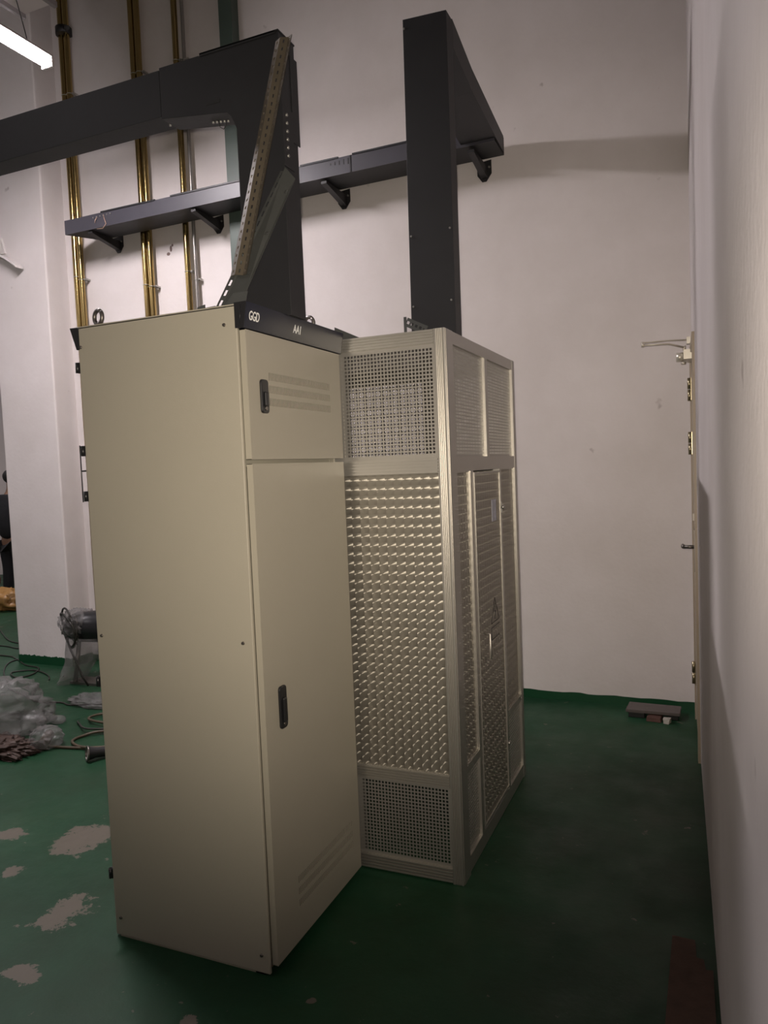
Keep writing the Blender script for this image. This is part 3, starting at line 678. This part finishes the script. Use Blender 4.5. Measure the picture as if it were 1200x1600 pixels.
# floor cables
def cable(pts, r, mt, lab, z=None, name='cable'):
    P_ = [V((x, y, (r+.001) if len(q) == 0 else q[0])) for x, y, *q in pts]
    out = []
    for i in range(len(P_)-1):
        p0, p1, p2, p3 = P_[max(i-1, 0)], P_[i], P_[i+1], P_[min(i+2, len(P_)-1)]
        for k in range(6):
            t_ = k/6; out.append(.5*((2*p1)+(p2-p0)*t_+(2*p0-5*p1+4*p2-p3)*t_*t_+(3*p1-p0-3*p2+p3)*t_**3))
    out.append(P_[-1]); out = [V((p_.x, p_.y, max(p_.z, r+.001))) for p_ in out]
    m = MB(); m.tube(out, r, 7); return tag(m.build(name, mt), lab, 'cable')
cable([(-7.35, 5.92), (-6.74, 5.53), (-6.32, 5.41), (-5.98, 5.1), (-5.92, 4.84), (-5.7, 4.6), (-5.46, 4.42), (-5.3, 4.3), (-5.16, 4.21), (-4.88, 4.11), (-4.64, 4.02), (-4.45, 4.06), (-4.33, 4.03), (-4.17, 4.10), (-3.9, 4.2)], .006, CABLE, 'long thin dark cable wandering over the green floor from the column past the plastic sheet')
cable([(-7.6, 5.0), (-6.27, 5.03), (-5.99, 4.97), (-5.69, 4.82), (-5.47, 4.77), (-5.35, 4.59), (-5.41, 4.48), (-5.59, 4.59), (-5.45, 4.7), (-5.2, 4.62), (-5.05, 4.5)], .006, CABLE, 'thin dark cable looped on the floor in front of the white column')
cable([(-7.4, 5.2), (-6.63, 5.33), (-6.3, 5.3), (-6.15, 5.6), (-6.67, 5.8), (-7.4, 6.2)], .006, CABLE, 'thin dark cable at the left edge of the floor beside the column')
cable([(-3.95, 3.32), (-3.78, 3.34), (-3.66, 3.36), (-3.50, 3.40, .012), (-3.25, 3.52, .02), (-3.3, 3.75, .01), (-3.62, 3.64, .02), (-3.72, 3.55), (-3.70, 3.44), (-3.5, 3.38, .02), (-3.2, 3.5, .03), (-3.35, 3.85, .02), (-3.7, 3.75, .03), (-3.92, 3.80, .02), (-3.90, 3.93, .015), (-3.6, 4.0), (-3.3, 3.9)], .009, CABLEB, 'brown cable coiled loosely on the floor behind the beige cabinet')
cable([(-3.98, 3.76), (-3.90, 3.70, .02), (-3.74, 3.62, .03), (-3.45, 3.72, .03), (-3.2, 3.8, .02)], .007, CABLE, 'short black wire end lying across the brown cable coil')
# shiny ended pipe piece
m0 = thing('torch', (-3.34, 3.30, 0), 'short dark tube with bright reflective end on the floor beside the brown coil', 'torch')
ax = V((-.55, -.80, .12)).normalized(); c0 = V((-3.375, 3.245, .048))
m = MB(); m.tube([c0-ax*.16, c0-ax*.05, c0], [.028, .030, .042], 18, cap=False); m.build('body', BRKT, m0)
m = MB(); m.torus(c0, ax, .041, .006, 22, 8); m.build('rim', EYE, m0)
m = MB(); m.tube([c0-ax*.012, c0-ax*.004], [.010, .034], 18); m.build('reflector', mat('reflector', (.85, .80, .72), .25, metal=.3), m0)

# crumpled film
def crumple(name, c, r, seed, amp=.25, fr=3.5, mt=FILM, parent=None, n=5, flat=0.0):
    bm = bmesh.new(); bmesh.ops.create_icosphere(bm, subdivisions=n, radius=1)
    for v in bm.verts:
        d = v.co.copy(); nz = noise.noise(d*fr+V((seed, 0, 0)))+.5*noise.noise(d*fr*2.3+V((0, seed, 0)))-.6*abs(noise.noise(d*fr*1.7+V((0, 0, seed))))
        nz += .35*abs(noise.noise(d*fr*4.1+V((seed, seed, 0))))+.5*max(0, .12-abs(noise.noise(d*fr*1.3+V((seed, 1, 5)))))*6*.5
        q = d*(1+amp*nz); v.co = V((c[0]+q.x*r[0], c[1]+q.y*r[1], max(.002+.002*abs(nz), c[2]+q.z*r[2])))
    m = MB(); m.bm.free(); m.bm = bm
    for f in bm.faces: f.smooth = True
    return m.build(name, mt, parent)
bag = thing('plastic_bag', (-4.4, 3.45, 0), 'large crumpled clear plastic bag with reddish brown contents on the green floor', 'plastic bag')
crumple('bag_film', (-4.44, 3.46, .10), (.36, .38, .24), 3.1, parent=bag)
crumple('contents', (-4.10, 3.20, .02), (.28, .15, .05), 9.4, amp=.55, fr=6, mt=mat('rust_brown_parts', (.05, .028, .02), .6, vary=.4, vscale=20, bump=.5), parent=bag, n=5)
b2 = thing('plastic_bag', (-3.82, 3.34, 0), 'small clear plastic bag with a brown roll inside, in front of the large bag', 'plastic bag')
crumple('bag_film', (-3.83, 3.36, .05), (.105, .10, .075), 5.5, parent=b2, amp=.15)
m = MB(); m.tube([(-3.87, 3.42, .05), (-3.79, 3.29, .035)], .032, 14); m.build('roll', mat('brown_roll', (.06, .045, .03), .6), b2)
b3 = crumple('plastic_sheet', (-4.14, 4.14, .02), (.26, .13, .045), 1.7, amp=.3); tag(b3, 'flat crumpled piece of clear plastic on the floor left of the cabinet', 'plastic sheet')
b4 = crumple('plastic_scrap', (-4.12, 3.72, .02), (.06, .05, .03), 2.2, amp=.2, n=3); tag(b4, 'tiny scrap of plastic film on the floor right behind the large bag', 'plastic scrap')

# black motor looped with cable, wrapped in film
dev = thing('wrapped_machine', (-4.62, 4.55, 0), 'black round machine looped with cable on a stand wrapped in clear plastic, before the column', 'machine')
m = MB(); m.tube([(-4.845, 4.54, .45), (-4.83, 4.54, .45), (-4.78, 4.54, .46), (-4.70, 4.54, .47), (-4.45, 4.56, .48), (-4.40, 4.56, .48)], [.03, .07, .105, .125, .13, .10], 22); m.build('housing', BLACKP, dev)
m = MB(); m.torus((-4.80, 4.435, .46), (.8, 1, 0), .035, .006, 18, 6); m.build('hub', STEEL, dev)
m = MB()
for k, (R, ph) in enumerate(((.165, .0), (.15, .35), (.13, -.3))):
    m.torus((-4.755+.02*k, 4.46, .47-.01*k), (.55, 1, .1+ph), R, .008, 26, 7)
m.tube([(-4.72, 4.42, .34), (-4.66, 4.40, .27), (-4.62, 4.40, .20), (-4.60, 4.42, .10), (-4.56, 4.44, .012)], .008, 7); m.build('cable_loop', CABLE, dev)
m = MB()
for x in (-4.74, -4.47): m.tube([(x, 4.56, .38), (x-.02, 4.50, .01)], .018, 10)
m.box((-4.80, 4.48, 0), (-4.42, 4.64, .02)); m.build('stand', EYE, dev)
bm = bmesh.new(); rows = []
outl = [(.40, -4.82, -4.40), (.34, -4.84, -4.42), (.26, -4.84, -4.50), (.18, -4.845, -4.60), (.10, -4.865, -4.68), (.05, -4.89, -4.72), (.006, -4.92, -4.76)]
for (z, xa, xb) in outl:
    ring = []
    for k in range(20):
        an = 2*PI*k/20; rx = (xb-xa)/2; 
        q = V(((xa+xb)/2+rx*math.cos(an), 4.54+.13*math.sin(an)*(1 if z > .1 else 1.1), z)); q += V((math.cos(an), math.sin(an), 0))*.022*noise.noise(V((an*3, z*9, 1.2)))
        ring.append(bm.verts.new(q))
    rows.append(ring)
for r1, r2 in zip(rows, rows[1:]):
    for k in range(20): bm.faces.new([r1[k], r1[(k+1) % 20], r2[(k+1) % 20], r2[k]])
m = MB(); m.bm.free(); m.bm = bm; m.build('film_wrap', FILM, dev)

crumple('film_hood', (-4.70, 4.53, .50), (.165, .15, .12), 8.8, amp=.22, parent=dev, n=5)

# person far left behind the column, mostly hidden
def skin_obj(name, verts, edges, radii, mt, parent, sub=2, base=(0, 0, 0)):
    me = bpy.data.meshes.new(name); me.from_pydata([V(v)-V(base) for v in verts], edges, []); me.materials.append(mt)
    o = bpy.data.objects.new(name, me); C.objects.link(o); o.parent = parent
    sk = o.modifiers.new('skin', 'SKIN'); sk.use_smooth_shade = True
    for i, r in enumerate(radii): me.skin_vertices[0].data[i].radius = (r, r) if not isinstance(r, tuple) else r
    me.skin_vertices[0].data[0].use_root = True
    s_ = o.modifiers.new('sub', 'SUBSURF'); s_.levels = sub; s_.render_levels = sub
    return o
PX, PY = -8.95, 7.5
per = thing('person', (PX, PY, 0), 'person in black jacket and trousers standing half hidden behind the white column', 'person')
per.rotation_euler.z = PI
def body_pts(): 
    v = [(PX, PY, .95), (PX, PY-.01, 1.15), (PX, PY-.02, 1.38), (PX, PY-.03, 1.50), (PX, PY-.05, 1.58), (PX, PY-.07, 1.68), (PX, PY-.07, 1.77)]
    e = [(0, 1), (1, 2), (2, 3), (3, 4), (4, 5), (5, 6)]; r = [.11, .10, .12, .07, .050, .082, .06]
    for s_ in (-1, 1):
        k = len(v); v += [(PX+s_*.19, PY-.02, 1.43), (PX+s_*.24, PY-.04, 1.15), (PX+s_*.20, PY-.22, .96), (PX+s_*.19, PY-.29, .90)]; e += [(2, k), (k, k+1), (k+1, k+2), (k+2, k+3)]; r += [.055, .038, .030, .027]
        # fingers
        for j, (dx, L_) in enumerate(((-.024, .055), (-.008, .066), (.008, .062), (.022, .050))):
            q = len(v); v += [(PX+s_*.19+dx, PY-.33, .875), (PX+s_*.19+dx, PY-.33-L_*.5, .85), (PX+s_*.19+dx, PY-.325-L_*.6, .82)]; e += [(k+3, q), (q, q+1), (q+1, q+2)]; r += [.010, .009, .008]
        q = len(v); v += [(PX+s_*.155, PY-.31, .885), (PX+s_*.140, PY-.34, .87)]; e += [(k+3, q), (q, q+1)]; r += [.011, .010]
        k = len(v); v += [(PX+s_*.10, PY, .82), (PX+s_*.12, PY-.03, .48), (PX+s_*.12, PY+.01, .09), (PX+s_*.13, PY-.12, .045)]; e += [(0, k), (k, k+1), (k+1, k+2), (k+2, k+3)]; r += [.08, .055, .040, .035]
    return v, e, r
v, e, r = body_pts(); skin_obj('body', v, e, r, SKIN, per, 1, (PX, PY, 0))
v = [(PX, PY, .84), (PX, PY-.01, 1.15), (PX, PY-.02, 1.38), (PX, PY-.03, 1.50)]; e = [(0, 1), (1, 2), (2, 3)]; r = [.195, .18, .195, .105]
for s_ in (-1, 1): k = len(v); v += [(PX+s_*.20, PY-.02, 1.43), (PX+s_*.25, PY-.04, 1.15), (PX+s_*.205, PY-.20, .975), (PX+s_*.192, PY-.27, .915)]; e += [(2, k), (k, k+1), (k+1, k+2), (k+2, k+3)]; r += [.095, .078, .062, .052]
skin_obj('jacket', v, e, r, CLOTH, per, 2, (PX, PY, 0))
v = [(PX, PY, .94)]; e = []; r = [.17]
for s_ in (-1, 1): k = len(v); v += [(PX+s_*.105, PY, .80), (PX+s_*.125, PY-.03, .48), (PX+s_*.125, PY+.01, .10)]; e += [(0, k), (k, k+1), (k+1, k+2)]; r += [.115, .085, .07]
skin_obj('trousers', v, e, r, CLOTH, per, 2, (PX, PY, 0))
for s_ in (-1, 1):
    m = MB(); m.tube([(PX+s_*.125, PY+.05, .05), (PX+s_*.125, PY-.06, .05), (PX+s_*.13, PY-.19, .035)], [.048, .048, .034], 12); m.build('shoe', CLOTH, per)
bm = bmesh.new(); bmesh.ops.create_icosphere(bm, subdivisions=3, radius=1)
for v_ in bm.verts:
    q = v_.co; q2 = V((q.x*.098, q.y*.108, q.z*.105)); z_ = q2.z
    if z_ < -.02: q2.y = max(q2.y, .01) + .0; 
    v_.co = V((PX, PY-.055, 1.755))+q2*(1+.05*noise.noise(q*4))
m = MB(); m.bm.free(); m.bm = bm
for f in bm.faces: f.smooth = True
m.build('hair', HAIR, per)
m = MB(); m.tube([(PX, PY-.165, 1.735), (PX, PY-.185, 1.70), (PX, PY-.165, 1.69)], [.008, .014, .008], 8); m.build('nose', SKIN, per)
for s_ in (-1, 1):
    m = MB(); m.tube([(PX+s_*.035, PY-.152, 1.745), (PX+s_*.035, PY-.158, 1.745)], [.012, .009], 8); m.build('eye', HAIR, per)
    m = MB(); m.tube([(PX+s_*.084, PY-.07, 1.75), (PX+s_*.094, PY-.065, 1.735), (PX+s_*.086, PY-.068, 1.71)], [.010, .014, .009], 8); m.build('ear', SKIN, per)
m = MB(); m.tube([(PX-.025, PY-.160, 1.66), (PX, PY-.166, 1.657), (PX+.025, PY-.160, 1.66)], .005, 6); m.build('mouth', mat('lips', (.22, .08, .06), .5), per)

o = crumple('sheeting_pile', (-8.62, 6.98, .10), (.46, .26, .17), 4.4, amp=.35, mt=STUFFO, n=4); tag(o, 'heap of orange brown sheeting on the floor at the person\'s feet, left edge', 'sheeting')
o = crumple('blue_sheet', (-8.75, 6.62, .01), (.34, .12, .03), 6.1, amp=.3, mt=STUFFB, n=3); tag(o, 'flat blue grey sheet on the floor in front of the orange sheeting', 'sheeting')
o = crumple('red_bag', (-8.90, 7.12, .36), (.11, .08, .11), 2.6, amp=.15, mt=REDC, n=3); tag(o, 'dark red cloth bundle lying on the orange sheeting heap', 'cloth')

# ================================================================ RIGHT SIDE FLOOR THINGS
m = MB(); m.prism([(-.118, 2.652, .001), (-.045, 2.648, .001), (-.040, 2.555, .001), (-.018, 2.552, .001), (-.012, 2.50, .001), (.010, 2.505, .001), (.028, 1.6, .001), (-.13, 1.6, .001)], (0, 0, .008))
tag(m.build('cardboard_piece', BOARD), 'rough brown board piece with notched end lying on the floor by the right wall', 'board')
pk = thing('timber_offcut', (-.3, 4.97, 0), 'short grey brown plank lying on debris at the back wall near the door', 'plank')
m = MB(); m.hexa([(-.475, 4.90, .035), (-.150, 4.90, .035), (-.145, 5.05, .035), (-.465, 5.06, .035), (-.475, 4.90, .055), (-.150, 4.90, .055), (-.145, 5.05, .055), (-.465, 5.06, .055)], .003); m.build('plank', PLANK, pk)
m = MB(); m.box((-.46, 4.91, 0), (-.36, 5.04, .034), .004); m.build('batten', BRKT, pk)
m = MB(); m.box((-.22, 4.92, 0), (-.16, 5.04, .034), .004); m.build('batten', BRKT, pk)
m = MB(); m.hexa([(-.35, 4.86, 0), (-.26, 4.85, 0), (-.25, 4.95, 0), (-.34, 4.96, 0), (-.345, 4.865, .028), (-.265, 4.86, .025), (-.255, 4.94, .03), (-.335, 4.95, .03)], .003); tag(m.build('brick_fragment', BRICK), 'broken red brick fragment in front of the plank by the back wall', 'brick')
m = MB(); m.hexa([(-.245, 4.84, 0), (-.215, 4.83, 0), (-.20, 4.88, 0), (-.24, 4.89, 0), (-.25, 4.845, .03), (-.205, 4.84, .034), (-.20, 4.875, .034), (-.245, 4.885, .03)], .003); tag(m.build('plaster_fragment', PAPER), 'small whitish plaster chunk in front of the plank by the back wall', 'rubble')
# dark stains on the wall kept as small flat marks
m = MB()
for cx, cz, rx, rz in ((-4.047, 3.56, .012, .026), (-4.075, 3.52, .018, .014), (-4.03, 3.585, .01, .012)):
    m.prism([(cx+rx*math.cos(k*PI/5), YB-.0015, cz+rz*math.sin(k*PI/5)) for k in range(10)], (0, .001, 0))
tag(m.build('wall_stain', mat('stain', (.16, .11, .10), .8)), 'small dark scuff on the back wall between the brass pipes', 'stain')
